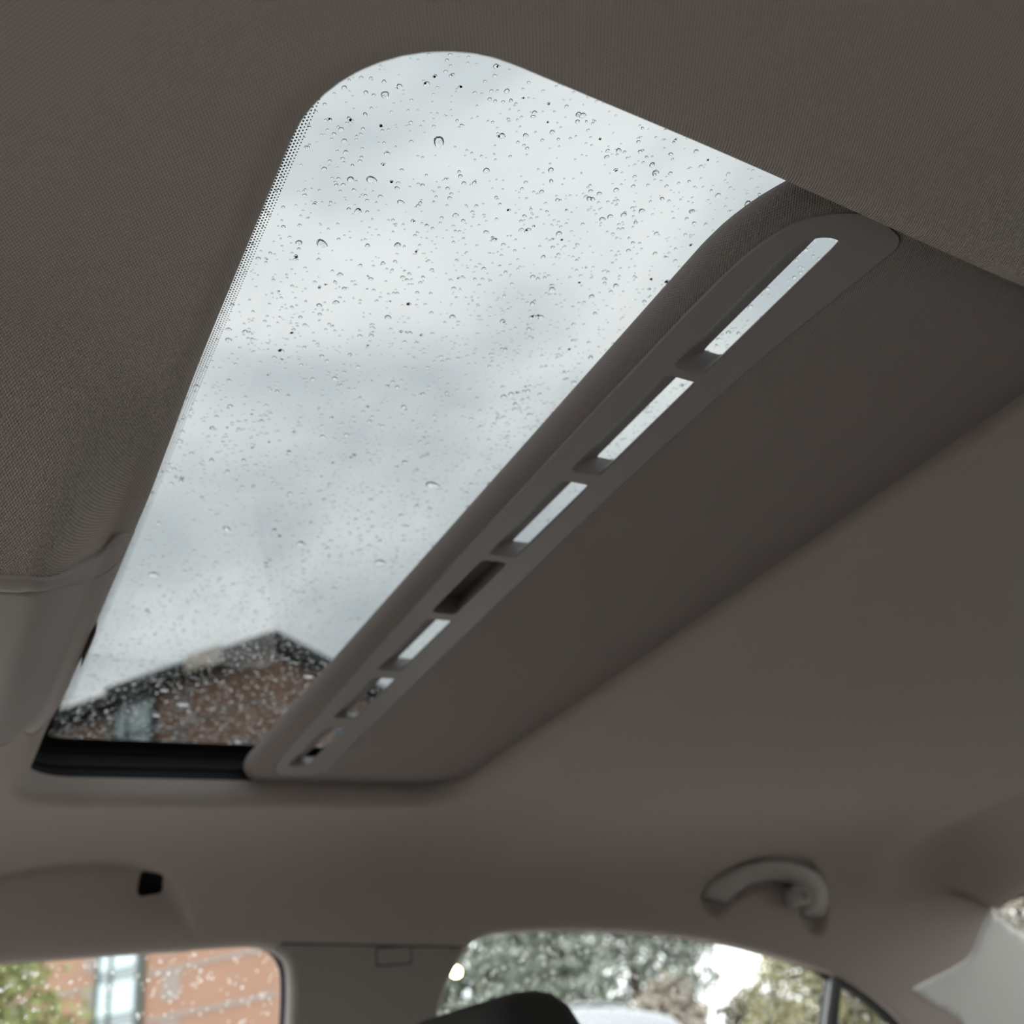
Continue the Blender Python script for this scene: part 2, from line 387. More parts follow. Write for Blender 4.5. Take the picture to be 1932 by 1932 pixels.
# open clip socket in the front hollow: a small black box behind the fabric
sm = surf(np.array([.227]), np.array([float(vz(.252))]))[0]
b = MB(); rr = [surf(sock[:, 0], sock[:, 1])]; pp, a_, b_, n_ = frame_at(sock[:, 0], sock[:, 1]); nm = n_.mean(0)
if nm[1] < 0: nm = -nm
rings = [[tuple(p) for p in pp], [tuple(p + nm * .02) for p in pp]]
b.loft(rings, True, False); b.f.append(tuple(range(len(sock), 2 * len(sock))))
b.build('clip_socket', M_['frame'], ceiling, smooth=False)

# ------------------------------------------------------------------ pillar trims
def patch(name, outline, holes, step, m, label, lips=(), off=0., kind='structure', parent=None, edge=.006):
    outline = np.asarray(outline); lo = outline.min(0); hi = outline.max(0)
    ov, f = cdt(outline, holes, gridpts(lo[0], hi[0], lo[1], hi[1], step))
    P, a, b_, n = frame_at(ov[:, 0], ov[:, 1]); s = np.where(ov[:, 1] < YM, -1, 1)[:, None]
    out = n * np.sign((n[:, 1:2]) * s + 1e-9) * s if False else n
    # orient the normal away from the cabin centre
    dirc = P - np.array([.6, YM, -.3]); sg = np.sign((n * dirc).sum(1))[:, None]; n = n * sg
    V = P - n * off
    parts = [(V, f, ov)]
    P2, _, _, n2 = frame_at(outline[:, 0], outline[:, 1]); sg = np.sign((n2 * (P2 - np.array([.6, YM, -.3]))).sum(1))[:, None]; n2 = n2 * sg
    if edge:
        mm = len(outline); nn = normals2d(outline, True, 1)
        if not inpoly((outline + nn * 1e-4), outline).mean() < .5: nn = -nn
        e1 = P2 - n2 * off; e2 = surf(*(outline + nn * .0007).T) - n2 * (off - .0010); e3 = surf(*(outline + nn * .0009).T) + n2 * edge
        fv = np.vstack([e1, e2, e3]); ff = [(i * mm + j, i * mm + (j + 1) % mm, (i + 1) * mm + (j + 1) % mm, (i + 1) * mm + j) for i in range(2) for j in range(mm)]
        parts.append((fv, ff, np.vstack([outline] * 3)))
    for path, side, pr in lips: parts.append(lipp(path, side, pr))
    VV, FF, UU = join(parts)
    o = mk(name, VV, FF, m, parent, uv=UU)
    bm = bmesh.new(); bm.from_mesh(o.data); bmesh.ops.remove_doubles(bm, verts=bm.verts, dist=5e-5); bmesh.ops.recalc_face_normals(bm, faces=bm.faces); bm.to_mesh(o.data); bm.free()
    if label: tag(o, label, kind=kind)
    return o
Qb = quarter(.011, [(.011, .016)])
sB = resample([FWT[-1], RWT[0]], .006)
g = np.array([0, .0022])
bp_out = np.vstack([FWS[::-1], sB[1:-1], RWS[::-1]])
bp_out2 = bp_out.copy(); topm = bp_out2[:, 1] < float(vz(.160)); bp_out2[topm] += g
def bpillar(mir, name, label):
    o2 = mirror(bp_out2) if mir else bp_out2
    fs = FWS + [0, 0]; rs = RWS.copy()
    ls = [] if mir else [(FWS, 1, Qb), (RWS, 1, Qb)]
    return patch(name, o2, [], .008, M_['trim'], label, ls, off=.0005, edge=0)
bpt = bpillar(False, 'trim_1', 'grey plastic pillar trim between the two passenger side windows')
bpillar(True, 'trim_2', 'grey plastic pillar trim on the driver side')
# dark backing in the seam above the pillar trim
sb2 = np.vstack([sB + [0, -.004], (sB + [0, .008])[::-1]]); P = surf(sb2[:, 0], sb2[:, 1]); P[:, 1] += .004
mk('seam_gap', P, [tuple(range(len(P)))], M_['black'], bpt)
# small rectangular clip cover on the pillar
co = rrect(.487, .531, float(vz(.1715)), float(vz(.1535)), (.003,) * 4, .002)
P, a, b_, n = frame_at(co[:, 0], co[:, 1]); n *= np.sign(n[:, 1:2])
mm = len(co); ctr = co.mean(0); co2 = ctr + (co - ctr) * [.955, .9]; P2 = surf(co2[:, 0], co2[:, 1])
R = [P + n * .002, P - n * .0012, P2 - n * .0012, P2 + n * .0006, ctr + (co - ctr) * [.93, .85]]
rg = ctr + (co - ctr) * [1.05, 1.13]; Pg, _, _, ng = frame_at(rg[:, 0], rg[:, 1]); ng *= np.sign(ng[:, 1:2]); mk('cover_gap', np.vstack([Pg - ng * .0009]), [tuple(range(mm))], M_['black'], bpt, smooth=False)
c3 = R[4]; R[4] = surf(c3[:, 0], c3[:, 1]) - n * .0016
fv = np.vstack(R); ff = [(i * mm + j, i * mm + (j + 1) % mm, (i + 1) * mm + (j + 1) % mm, (i + 1) * mm + j) for i in range(4) for j in range(mm)] + [tuple(4 * mm + j for j in range(mm))]
mk('clip_cover', fv, ff, M_['trim'], bpt, smooth=False)
# rear pillar trims
c_rear = XV([(1.570, .160), (1.590, .145), (1.627, .1155), (1.72, .062), (1.86, -.03), (2.00, -.125)])
c_out = np.vstack([CS, c_rear[1:], resample([c_rear[-1], CS[0]], .01)[1:-1]])
c_ctr = c_out.mean(0); c_out2 = c_out.copy()
nnc = normals2d(c_out, True, 1); nnc = nnc if inpoly(c_out + nnc * 2e-3, c_out).mean() > .5 else -nnc
c_out2 = c_out + nnc * .0012
ct = patch('trim_3', c_out2, [], .012, M_['ctrim'], 'pale grey plastic rear pillar trim beside the back window', off=.002)
patch('trim_4', mirror(c_out2), [], .02, M_['ctrim'], 'pale grey rear pillar trim on the driver side', off=.002)

# ------------------------------------------------------------------ door seals, frames, glass
def strip(path, side, profile, name, m, parent=None):
    v_, f_, u_ = lipp(path, side, profile); o = mk(name, v_, f_, m, parent, uv=u_); return o
def windows(mir, i0, labs):
    Mx = (lambda P: mirror(P)) if mir else (lambda P: P)
    out = []
    fpath = np.vstack([FWT, FWS[1:]]); rpath = np.vstack([RWS, RWT[1:]])
    fglass = np.vstack([fpath, [(.385, vz(-.13)), (-.75, vz(-.13)), (-.55, vz(.0))]])
    rglass = np.vstack([rpath, [(.54, vz(-.13))]])
    for k, (path, gl, lab) in enumerate(((fpath, fglass, labs[0]), (rpath, rglass, labs[1]))):
        w = empty('window_%d' % (i0 + k), tuple(surf(path[:1, 0], path[:1, 1])[0]), lab, kind='structure', rel=True)
        s = 1
        # glass follows the side surface, set outward
        gp = resample(gl, .03, True); ov, f = cdt(gp, [], gridpts(gp[:, 0].min(), gp[:, 0].max(), gp[:, 1].min(), gp[:, 1].max(), .05))
        P, a, b_, n = frame_at(ov[:, 0], ov[:, 1]); n = n * np.sign(n[:, 1:2]); smoothP = P + n * .0225
        vals = ov
        if mir: smoothP[:, 1] = 2 * YM - smoothP[:, 1]
        pane = mk('pane', smoothP, f, M_['glass2' if mir else 'glass'], w)
        nn = normals2d(path, False, 1)
        seal = [(.004, .011), (.0065, .0105), (.009, .013), (.0095, .017), (.0125, .019), (.0135, .026)] if k == 0 else [(.004, .011), (.007, .0105), (.0085, .014), (.009, .026)]
        SA = [(.0100, .0203), (.0104, .0204), (.0106, .0210), (.0107, .0214), (.0108, .0218), (.0109, .0235)]
        SB = [(.004, .010), (.0075, .0095), (.0100, .012), (.0110, .016), (.0140, .018), (.0155, .0235)]
        SC_ = [(.0095, .0205), (.0105, .0207), (.0108, .0225), (.0110, .0240), (.0111, .0250), (.0112, .027)]
        if k == 0: wgt = sst(len(FWT) - 3, len(FWT) + 3, np.arange(len(path)))
        else: wgt = wedge(path)
        v_, f_, _u = lip_blend(path, SA, SB, wgt)
        if mir: v_[:, 1] = 2 * YM - v_[:, 1]
        mk('seal', v_, f_, M_['black'], w)
        if k == 0 and not mir:                   # slim satin frame seen beside the seal
            v_, f_ = lip(path[-60:], nn[-60:], [(.0065, .0100), (.0085, .0085), (.0095, .0105)]); mk('frame_edge', v_, f_, M_['gloss'], w)
        # outer sheet-metal edge
        v_, f_ = lip(path, nn, [(.0108 if k else .0112, .0238), (-.012, .028), (-.03, .020)])
        if mir: v_[:, 1] = 2 * YM - v_[:, 1]
        mk('outer_frame', v_, f_, M_['black'], w)
        out.append((w, gp))
    return out
WF = windows(False, 1, ('front passenger door window wet with rain, black rubber seal', 'rear passenger door window wet with rain below the grab handle'))
windows(True, 3, ('driver door window', 'rear driver side window'))
# black upright bar dividing the rear door glass from its quarter light
wr_ = WF[1][0]
b = MB(); rings = []
for (x, z, w) in ((1.247, .125, .022), (1.236, .098, .024), (1.213, .034, .027), (1.18, -.06, .030), (1.16, -.13, .032)):
    y = float(surf(np.array([x]), np.array([float(vz(z))]))[0, 1]) + .014
    rings.append([(x - w / 2, y, z), (x - w / 2 + .003, y - .005, z), (x + w / 2 - .003, y - .005, z), (x + w / 2, y, z), (x + w / 2, y + .014, z), (x - w / 2, y + .014, z)])
b.loft(rings); b.build('division_bar', M_['black'], wr_)
b = MB(); rings = []
for (x, z, w) in ((1.235, .120, .005), (1.2235, .096, .006), (1.199, .034, .007), (1.163, -.06, .008)):
    y = float(surf(np.array([x]), np.array([float(vz(z))]))[0, 1]) + .0125
    rings.append([(x - w / 2, y + .002, z), (x - w / 2, y - .004, z), (x + w / 2, y - .006, z), (x + w / 2, y + .002, z)])
b.loft(rings); b.build('bar_edge', M_['gloss'], wr_)

# rear window and windscreen
def screen(name, label, top, bot, mir=False):
    w = empty(name, (top[0][0], YM, top[0][2]), label, kind='structure', rel=True)
    n = len(top); V = [*top, *bot]; F = [(i, i + 1, n + i + 1, n + i) for i in range(n - 1)]
    mk('pane', V, F, M_['glass'], w)
    b = MB(); b.tube([V[n], *V[:n], V[-1]], .006, 6); b.build('seal', M_['black'], w, smooth=True)
    return w
rt = [(1.578, y, .189 - .018 * (abs(y - YM) / .6) ** 3) for y in np.linspace(YM - .60, YM + .60, 13)]
rb = [(2.10, y, -.14) for y in np.linspace(YM - .66, YM + .66, 13)]
wrear = screen('window_5', 'back window at the right edge with a hedge beyond it', rt, rb)
ft = [(-.27, y, .262 - .11 * (abs(y - YM) / .6) ** 3) for y in np.linspace(YM - .6, YM + .6, 13)]
fb = [(-.95, y, -.12) for y in np.linspace(YM - .66, YM + .66, 13)]
screen('window_6', 'windscreen of the car', ft, fb)
for i, s in enumerate((1, -1)):                  # front pillars
    b = MB(); b.tube([(-.25, YM + s * .605, .14), (-.45, YM + s * .625, .06), (-.68, YM + s * .65, -.04), (-.92, YM + s * .67, -.13)], [.03, .032, .036, .04], 10)
    tag(b.build('trim_%d' % (5 + i), M_['trim'], smooth=True), 'windscreen pillar trim on the %s side' % ('passenger' if s > 0 else 'driver'), kind='structure')
# header over rear window joins the fabric; lower shell closes the cabin
for i, s in enumerate((1, -1)):
    b = MB(); Y = YM + s * .70
    b.box((-.95, min(Y, Y - s * .07), -.85), (2.15, max(Y, Y - s * .07), -.128))
    tag(b.build('wall_right' if s > 0 else 'wall_left', M_['dark'], bevel=.02), 'door panels on the %s side' % ('passenger' if s > 0 else 'driver'), kind='structure')
b = MB(); b.box((-1.5, YM - .7, -.84), (2.2, YM + .7, -.80)); tag(b.build('floor', M_['carpet']), 'dark carpeted car floor', kind='structure')

# ------------------------------------------------------------------ sunroof cassette, glass, frit
sr = empty('sunroof', (.3, YM + .02, .30), 'tinted sunroof glass speckled with rain in its black frame', 'sunroof', rel=True)
b = MB()
wl = rrect(HOLE[0] - .006, .60, HOLE[2] - .006, HOLE[3] + .004, (.045, .03, .03, .038), .008); cen = wl.mean(0)
profl = [(0, .3115), (.0, .317), (.003, .318), (.003, .322), (.0, .323), (.0015, .329), (.006, .330), (.006, .336), (.003, .338), (.004, .3435), (-.012, .3455)]
nn = normals2d(wl, True, 1); nn = nn if ((cen - wl) * nn).sum() < 0 else -nn      # outward
rings = [[(*(p + n_ * d), z) for p, n_ in zip(wl, nn)] for d, z in profl]
far_ok = [p[1] > .5 or True for p in wl]
b.loft(rings, True, False); b.build('frame', M_['frame'], sr, smooth=False)
gx0, gx1, gy0, gy1 = .045, .62, .10, 1.04
gv = []; gf = []; nx, ny = 12, 14
def gz(x, y): return .3475 + .0 * x
for zz in (0, .004):
    for i in range(nx + 1):
        for j in range(ny + 1): gv.append((gx0 + (gx1 - gx0) * i / nx, gy0 + (gy1 - gy0) * j / ny, .3475 + zz))
for i in range(nx):
    for j in range(ny): q = i * (ny + 1) + j; gf.append((q, q + 1, q + ny + 2, q + ny + 1))
pane = mk('pane', gv[:(nx + 1) * (ny + 1)], gf, M_['roofglass'], sr, smooth=False)
# black ceramic border printed on the far margin of the pane, and the dotted fade along the front
b = MB(); b.box((.04, .995, .3462), (.62, 1.045, .3472)); 
def xfrit(y): return .0912 +   .0050 * max(0, (y - .25) / .45) ** 1.6 * (1 if y < .7 else (.7 - .25) / (y - .25) if y > .7 else 1)
for k in range(20):
    y0 = .10 + .9 * k / 20; y1 = y0 + .045; b.add([(.04, y0, .3470), (xfrit(y0) - .0012, y0, .3470), (xfrit(y1) - .0012, y1, .3470), (.04, y1, .3470)], [(0, 1, 2, 3)])
b.build('ceramic_border', M_['frit'], sr)
b = MB(); z = .3469; row = 0
for r in range(5):
    rad = .00056 - r * .00006
    y = .17 + (r % 2) * .00085
    while y < .99:
        x = xfrit(y) + r * .00125
        b.add([(x + rad * math.cos(a) * 1.0, y + rad * math.sin(a) * 1.15, z) for a in np.linspace(0, 2 * math.pi, 7)[:-1]], [tuple(range(6))])
        y += .0017
d = b.build('ceramic_dots', M_['frit'], sr); d['kind'] = 'stuff'
# exterior roof skin round the glass
sk_h = rrect(.04, .63, .09, 1.05, (.05,) * 4, .02); sk_o = resample([(-.3, -.06), (1.62, -.06), (1.62, 1.16), (-.3, 1.16)], .05, True)
ov, f = cdt(sk_o, [sk_h], gridpts(-.3, 1.6, -.05, 1.15, .06)); zz = .352 + .0 * ov[:, 0] - .035 * sst(.45, .62, abs(ov[:, 1] - YM)) - .1 * sst(1.0, 1.62, ov[:, 0]) - .04 * sst(.0, -.3, ov[:, 0]) * 0
tag(mk('car_roof', np.c_[ov, zz], f, M_['paint']), 'painted outer roof skin of the car', kind='structure')

# ------------------------------------------------------------------ sliding sunshade with slotted grille
sh = empty('sunshade', (.30, .56, .31), 'sliding fabric sunshade with slotted plastic grille, half closed under the sunroof', 'sunshade', rel=True)
ZS = .310
shape0 = rrect(.300, .98, .148, 1.0, (.080, .02, .02, .045), .006)      # flat lower face outline (rear part hidden over the headliner)
panel = resample(catmull([(.2835, .36), (.2835, .30), (.284, .235), (.288, .202), (.300, .181), (.322, .1712), (.3425, .1738), (.3500, .1780), (.3512, .187), (.3475, .225), (.3435, .28),
    (.3420, .40), (.3440, .52), (.347, .68), (.3505, .82), (.3545, .915), (.3545, .945), (.349, .958), (.33, .9635), (.309, .957), (.299, .938), (.2955, .91), (.2925, .82), (.288, .66), (.2848, .50), (.2835, .36)], 6)[:-1], .004, True)
nn = normals2d(shape0, True, 1); cen = shape0.mean(0); nn = nn if ((shape0 - cen) * nn).sum() > 0 else -nn
roll = [(0, .3100), (.006, .3103), (.0115, .312), (.0155, .3150), (.0178, .3195), (.0172, .3245), (.0145, .3290), (.0095, .3320), (.003, .3335)]
# shade outline shifted so that its rolled front edge lies just ahead of the panel
base2 = shape0 - nn * .0; base2[:, 0] -= .0070
ov, f = cdt(base2, [panel], gridpts(.28, .98, .14, 1.0, .012))
V = np.c_[ov, np.full(len(ov), ZS)]
mm = len(base2); rings = [np.c_[base2 + nn * d, np.full(mm, z)] for d, z in roll]
RF = [(i * mm + j, i * mm + (j + 1) % mm, (i + 1) * mm + (j + 1) % mm, (i + 1) * mm + j) for i in range(len(roll) - 1) for j in range(mm)]
ru = np.vstack([base2 + nn * d * 1.3 for d, z in roll]); 
dl = np.r_[0, np.cumsum([math.dist(roll[i], roll[i + 1]) for i in range(len(roll) - 1)])]; ru = np.vstack([base2 + nn * q for q in dl])
pm = len(panel); gr = [np.c_[panel, np.full(pm, ZS)], np.c_[panel, np.full(pm, ZS + .004)]]
GF = [(j, (j + 1) % pm, pm + (j + 1) % pm, pm + j) for j in range(pm)]
VV, FF, UU = join([(V, f, ov), (np.vstack(rings), RF, ru)])
fab = mk('fabric_panel', VV, FF, M_['shade'], sh, uv=UU); weld(fab, 3e-5)
# top board of the shade (upper side), leaving the grille open
bh = rrect(.292, .385, .165, .985, (.01,) * 4, .01); ov, f = cdt(base2, [bh], gridpts(.28, .98, .14, 1.0, .05)); mk('top_board', np.c_[ov, np.full(len(ov), ZS + .0235)], f, M_['dark'], sh)
# grille panel
pc = panel.mean(0); pn = normals2d(panel, True, 1); pn = pn if ((panel - pc) * pn).sum() > 0 else -pn
pin = panel - pn * .0008
slots = [(.1955, .2835, .188, .2885, 1), (.3045, .3870, .2945, .3885, 0), (.4115, .4920, .3985, .4925, 0), (.612, .692, .5915, .6885, 0), (.728, .8150, .7040, .7985, 0), (.852, .942, .823, .932, 0)]
def quad(x0, x1, y0, y1, r, first=False):
    if first: return rrect(x0, x1, y0, y1, (.018, .003, .002, .004), .0025)
    return rrect(x0, x1, y0, y1, (.004, .002, .002, .003), .0025)
def xc(y): return .0 + .009 * sst(.55, .95, y)   # the strip bows slightly towards its far end
holes = []; inner = []
for (a0, a1, o0, o1, first) in slots:
    n = 72
    ho = resample(quad(.3015 + xc(o1) * .8, .3265 + xc(o1) * .8, o0, o1, 0, first), 1, True) if False else quad(.3015 + xc(o1) * .8, .3232 + xc(o1) * .8, o0, o1, 0, first)
    hi = rrect(.3212 + xc(a1) * .85, .3350 + xc(a1) * .85, a0, a1, (.0005, .0015, .0015, .003), .0025)
    def rs(P, n=96):
        P = np.vstack([P, P[:1]]); d = np.r_[0, np.cumsum(np.linalg.norm(np.diff(P, axis=0), axis=1))]; t = np.linspace(0, d[-1], n + 1)[:-1]
        return np.stack([np.interp(t, d, P[:, 0]), np.interp(t, d, P[:, 1])], 1)
    # match by angle of normalised position so that corners meet corners
    def byside(P, x0, x1, y0, y1, n=24):
        Q = np.vstack([P, P[:1]]); c = np.array([(x0 + x1) / 2, (y0 + y1) / 2]); s = np.array([(x1 - x0) / 2, (y1 - y0) / 2])
        A = np.unwrap(np.arctan2((P[:, 1] - c[1]) / s[1], (P[:, 0] - c[0]) / s[0]))
        if A[-1] < A[0]: P = P[::-1]; A = np.unwrap(np.arctan2((P[:, 1] - c[1]) / s[1], (P[:, 0] - c[0]) / s[0]))
        t = np.linspace(-math.pi, math.pi, 4 * n + 1)[:-1]; A0 = (A - A[0]); base = A[0]
        tt = (t - base) % (2 * math.pi)
        return np.stack([np.interp(tt, np.r_[A0, 2 * math.pi], np.r_[P[:, k], P[0, k]]) for k in (0, 1)], 1)
    x0o, x1o = ho[:, 0].min(), ho[:, 0].max(); x0i, x1i = hi[:, 0].min(), hi[:, 0].max()
    holes.append(byside(ho, x0o, x1o, ho[:, 1].min(), ho[:, 1].max())); inner.append(byside(hi, x0i, x1i, hi[:, 1].min(), hi[:, 1].max()))
hh = byside(rrect(.3015, .3215, .4995, .5815, (.004,) * 4, .0025), .3015, .3215, .4995, .5815)
hfloor = byside(rrect(.309, .331, .508, .590, (.003,) * 4, .0025), .309, .331, .508, .590)
lo = panel.min(0); hi_ = panel.max(0)
ov, f = cdt(pin, holes + [hh], gridpts(lo[0], hi_[0], lo[1], hi_[1], .009))
ZP = ZS - .0006
parts = [(np.c_[ov, np.full(len(ov), ZP)], f, ov)]
pmn = len(pin); e = [np.c_[pin, np.full(pmn, ZP)], np.c_[pin + pn * .0004, np.full(pmn, ZP + .0008)], np.c_[pin + pn * .0004, np.full(pmn, ZP + .0015)], np.c_[pin + pn * (.0004 + .0056 * sst(.306, .318, pin[:, 0]))[:, None], np.full(pmn, ZP + .0016)]]
parts.append((np.vstack(e), [(i * pmn + j, i * pmn + (j + 1) % pmn, (i + 1) * pmn + (j + 1) % pmn, (i + 1) * pmn + j) for i in range(3) for j in range(pmn)], np.vstack([pin] * 4)))
for ho, hi in zip(holes, inner):
    k = len(ho); c0 = ho.mean(0)
    ho2 = c0 + (ho - c0) * [.97, .995]; mid = ho2 * .45 + hi * .55
    R = [np.c_[ho, np.full(k, ZP)], np.c_[ho2, np.full(k, ZP + .0015)], np.c_[mid, np.full(k, ZP + .0085)], np.c_[hi, np.full(k, .3215)], np.c_[hi, np.full(k, .3230)]]
    parts.append((np.vstack(R), [(i * k + j, i * k + (j + 1) % k, (i + 1) * k + (j + 1) % k, (i + 1) * k + j) for i in range(4) for j in range(k)], np.vstack([ho] * 5)))
VV, FF, UU = join(parts)
gr_ = mk('grille', VV, FF, M_['grille'], sh, uv=UU)
bm = bmesh.new(); bm.from_mesh(gr_.data); bmesh.ops.remove_doubles(bm, verts=bm.verts, dist=3e-5); bm.to_mesh(gr_.data); bm.free()
m_ = gr_.modifiers.new('edge', 'EDGE_SPLIT'); m_.split_angle = math.radians(50)
k = len(hh); R = [np.c_[hh, np.full(k, ZP)], np.c_[hh * .97 + hfloor * .03, np.full(k, ZP + .0012)], np.c_[hfloor, np.full(k, ZP + .0195)]]
hp = mk('handle_pocket', np.vstack(R), [(i * k + j, i * k + (j + 1) % k, (i + 1) * k + (j + 1) % k, (i + 1) * k + j) for i in range(2) for j in range(k)] + [tuple(2 * k + j for j in range(k))], M_['grille'], sh)
m_ = hp.modifiers.new('edge', 'EDGE_SPLIT'); m_.split_angle = math.radians(50)
# guide rails either side, above the headliner
for s, nm in ((.132, 'rail'), (1.0, 'rail')):
    pass

# ------------------------------------------------------------------ overhead console at the front of the roof
co_ = empty('overhead_console', (0, .56, .22), 'smooth grey plastic overhead console in front of the sunroof', 'console', rel=True)
def zfront(x, y):
    x = np.asarray(x, float); xs = np.minimum(x, .065); zb = surf(xs, y)[:, 2]
    e = np.clip(x - .065, 0, .0139); return zb + .014 - np.sqrt(.014 ** 2 - e ** 2)
def cpatch(name, outl, off, m, step=.004, edge=.0025):
    outl = resample(outl, .004, True); lo = outl.min(0); hi = outl.max(0)
    ov, f = cdt(outl, [], gridpts(lo[0], hi[0], lo[1], hi[1], step))
    def out(x, y):
        z = zfront(x, y); e = 4e-4; zx = (zfront(x + e, y) - z) / e; zy = (zfront(x, y + e) - z) / e
        n = np.stack([zx, zy, -np.ones_like(zx)], 1); n /= np.linalg.norm(n, axis=1)[:, None]; return np.c_[x, y, z], n
    P, n = out(ov[:, 0], ov[:, 1]); P2, n2 = out(outl[:, 0], outl[:, 1]); k = len(outl)
    onn = normals2d(outl, True, 1); c = outl.mean(0); onn = onn if inpoly(outl + onn * 1e-3, outl).mean() < .5 else -onn
    tp = lambda x: (.0003 + (off - .0003) * (1 - sst(.062, .075, x)))[:, None]
    o1 = tp(ov[:, 0]); o2 = tp(outl[:, 0])
    e1 = P2 + n2 * o2; e2 = P2 + n2 * (o2 - .0006) + np.c_[onn * .0006, np.zeros(k)]; e3 = P2 - n2 * edge + np.c_[onn * .0006, np.zeros(k)]
    VV, FF, UU = join([(P + n * o1, f, ov), (np.vstack([e1, e2, e3]), [(i * k + j, i * k + (j + 1) % k, (i + 1) * k + (j + 1) % k, (i + 1) * k + j) for i in range(2) for j in range(k)], np.vstack([outl] * 3))])
    o = mk(name, VV, FF, m, co_, uv=UU); weld(o, 3e-5); return o
near1 = catmull([(-.16, .452), (-.05, .450), (.017, .4483), (.030, .4474), (.042, .4577), (.0523, .4703), (.0605, .4820), (.0655, .4790), (.0680, .4680), (.0710, .4700), (.0785, .4800)], 6)
near2 = catmull([(-.16, .464), (-.05, .462), (.0186, .4605), (.0316, .4588), (.0442, .4740), (.0569, .5040), (.0655, .5150), (.0700, .5120), (.0740, .5060), (.0785, .5020)], 6)
far2 = catmull([(.0785, .735), (.0756, .760), (.0700, .787), (.0616, .785), (.052, .735), (.040, .690), (.02, .678), (-.02, .672), (-.16, .66)], 6)
far1 = far2 + [.0015, .0075]
cpatch('top_trim_strip', np.vstack([near1, (near2 - [0, .0022])[::-1]]), .0022, M_['console'])
cpatch('cover', np.vstack([near2, far2]), .0016, M_['console'])
cpatch('bottom_trim_strip', np.vstack([(far2 + [.0006, .0024]), far1[::-1]]), .0020, M_['console'])
# slim rubber tabs on the opening edge beside the console
for (y0, y1, w) in ((.600, .655, .0010),):
    b = MB(); ys = np.linspace(y0, y1, 14); ring = []
    for t, y in zip(np.linspace(0, 1, 14), ys):
        e = w * min(1, t * 3) ; ring.append([(.0795, y, .279), (.0800 + e, y, .283), (.0800 + e, y, .297), (.0795, y, .299)])
    b.loft(ring); b.build('edge_tab', M_['console'], co_)

# ------------------------------------------------------------------ grab handle over the rear door
gh = empty('grab_handle', (1.11, 1.13, .17), 'folded grey plastic grab handle above the rear passenger window', 'grab handle', rel=True)
oc = catmull([(.983, .209), (.995, .229), (1.045, .247), (1.105, .2510), (1.168, .2435), (1.203, .232), (1.221, .214), (1.2225, .195), (1.213, .174)], 5)
ic = catmull([(1.022, .2000), (1.034, .206), (1.062, .2195), (1.105, .2255), (1.143, .2205), (1.162, .2135), (1.170, .203), (1.171, .192), (1.164, .1775)], 5)
rings = []
for k_, (o1, i1) in enumerate(zip(oc, ic)):
    ring = []
    t = k_ / (len(oc) - 1); lift = .013 * min(1, t / .08, (1 - t) / .06) if 0 < t < 1 else 0
    lift = .004 + .011 * math.sin(math.pi * min(1, max(0, t))) ** .35
    for (u, w) in ((0, -.010), (-.02, -.002), (.02, .35), (.10, .8), (.25, 1.0), (.5, 1.06), (.75, 1.0), (.90, .8), (.98, .35), (1.02, -.002), (1.0, -.010)):
        p = o1 * (1 - u) + i1 * u
        s = surf(np.array([p[0]]), np.array([float(vz(p[1]))]))[0]
        dm = math.sqrt(((np.array([p[0], p[1]]) - HC) ** 2).sum(1).min()); 
        yb = float(np.interp(float(vz(p[1])), pv, prof[:, 0]))
        ring.append((p[0], yb - lift * max(w, -.6) + (.004 if w < 0 else 0), p[1]))
    rings.append(ring)
b = MB(); b.loft(rings); grip = b.build('grip', M_['handle'], gh, smooth=True)
b = MB(); b.box((1.132, 1.118, .188), (1.158, 1.152, .214)); b.build('hinge_mount', M_['handle'], gh, bevel=.004, seg=3)
b = MB(); b.tube([(1.145, 1.122, .198), (1.145, 1.114, .196), (1.146, 1.110, .201)], [.0035, .0035, .004], 8); b.build('coat_hook', M_['handle'], gh, smooth=True)

# ------------------------------------------------------------------ seats, dashboard (mostly out of frame)
def seat(x, y, label):
    e_ = empty('front_seat', (x - .35, y, -.80), label, 'seat', rel=True)
    def pad(name, rows, m, parent=e_):
        b = MB(); rings = []
        for (cx, cz, hw, th) in rows:
            ring = []
            for k in range(20):
                a = 2 * math.pi * k / 20; ca, sa = math.cos(a), math.sin(a)
                ring.append((cx + th * math.copysign(abs(ca) ** .6, ca), y + hw * math.copysign(abs(sa) ** .5, sa), cz))
            rings.append(ring)
        b.loft(rings); return b.build(name, m, parent, smooth=True)
    pad('cushion', [(x - .42, -.62, .20, .20), (x - .40, -.58, .25, .26), (x - .40, -.48, .25, .27), (x - .39, -.45, .22, .24)], M_['seatcloth'])
    pad('backrest', [(x - .20, -.50, .22, .06), (x - .17, -.40, .25, .075), (x - .07, -.15, .245, .07), (x - .03, -.06, .20, .06), (x - .02, -.03, .14, .045)], M_['seatcloth'])
    for s in (-.06, .06):
        b = MB(); b.tube([(x - .015, y + s, -.06), (x + .01, y + s, .0)], .006, 8); b.build('headrest_post', M_['frame'], e_, smooth=True)
    # tapered headrest with a crisp top edge
    b = MB(); rings = []
    for (dx, z, hw, th) in ((-.012, -.085, .140, .040), (-.006, -.06, .162, .052), (0, -.01, .158, .056), (.005, .026, .142, .050), (.009, .050, .126, .040), (.012, .062, .112, .028), (.013, .067, .098, .016)):
        ring = []
        for k in range(28):
            a = 2 * math.pi * k / 28; ca, sa = math.cos(a), math.sin(a)
            ring.append((x + dx + th * math.copysign(abs(ca) ** .5, ca), y + hw * math.copysign(abs(sa) ** .28, sa), z + .012))
        rings.append(ring)
    b.loft(rings); b.build('headrest', M_['leather'], e_, smooth=True)
seat(.468, .915, 'black headrest of the front passenger seat rising at the bottom of the rear window')
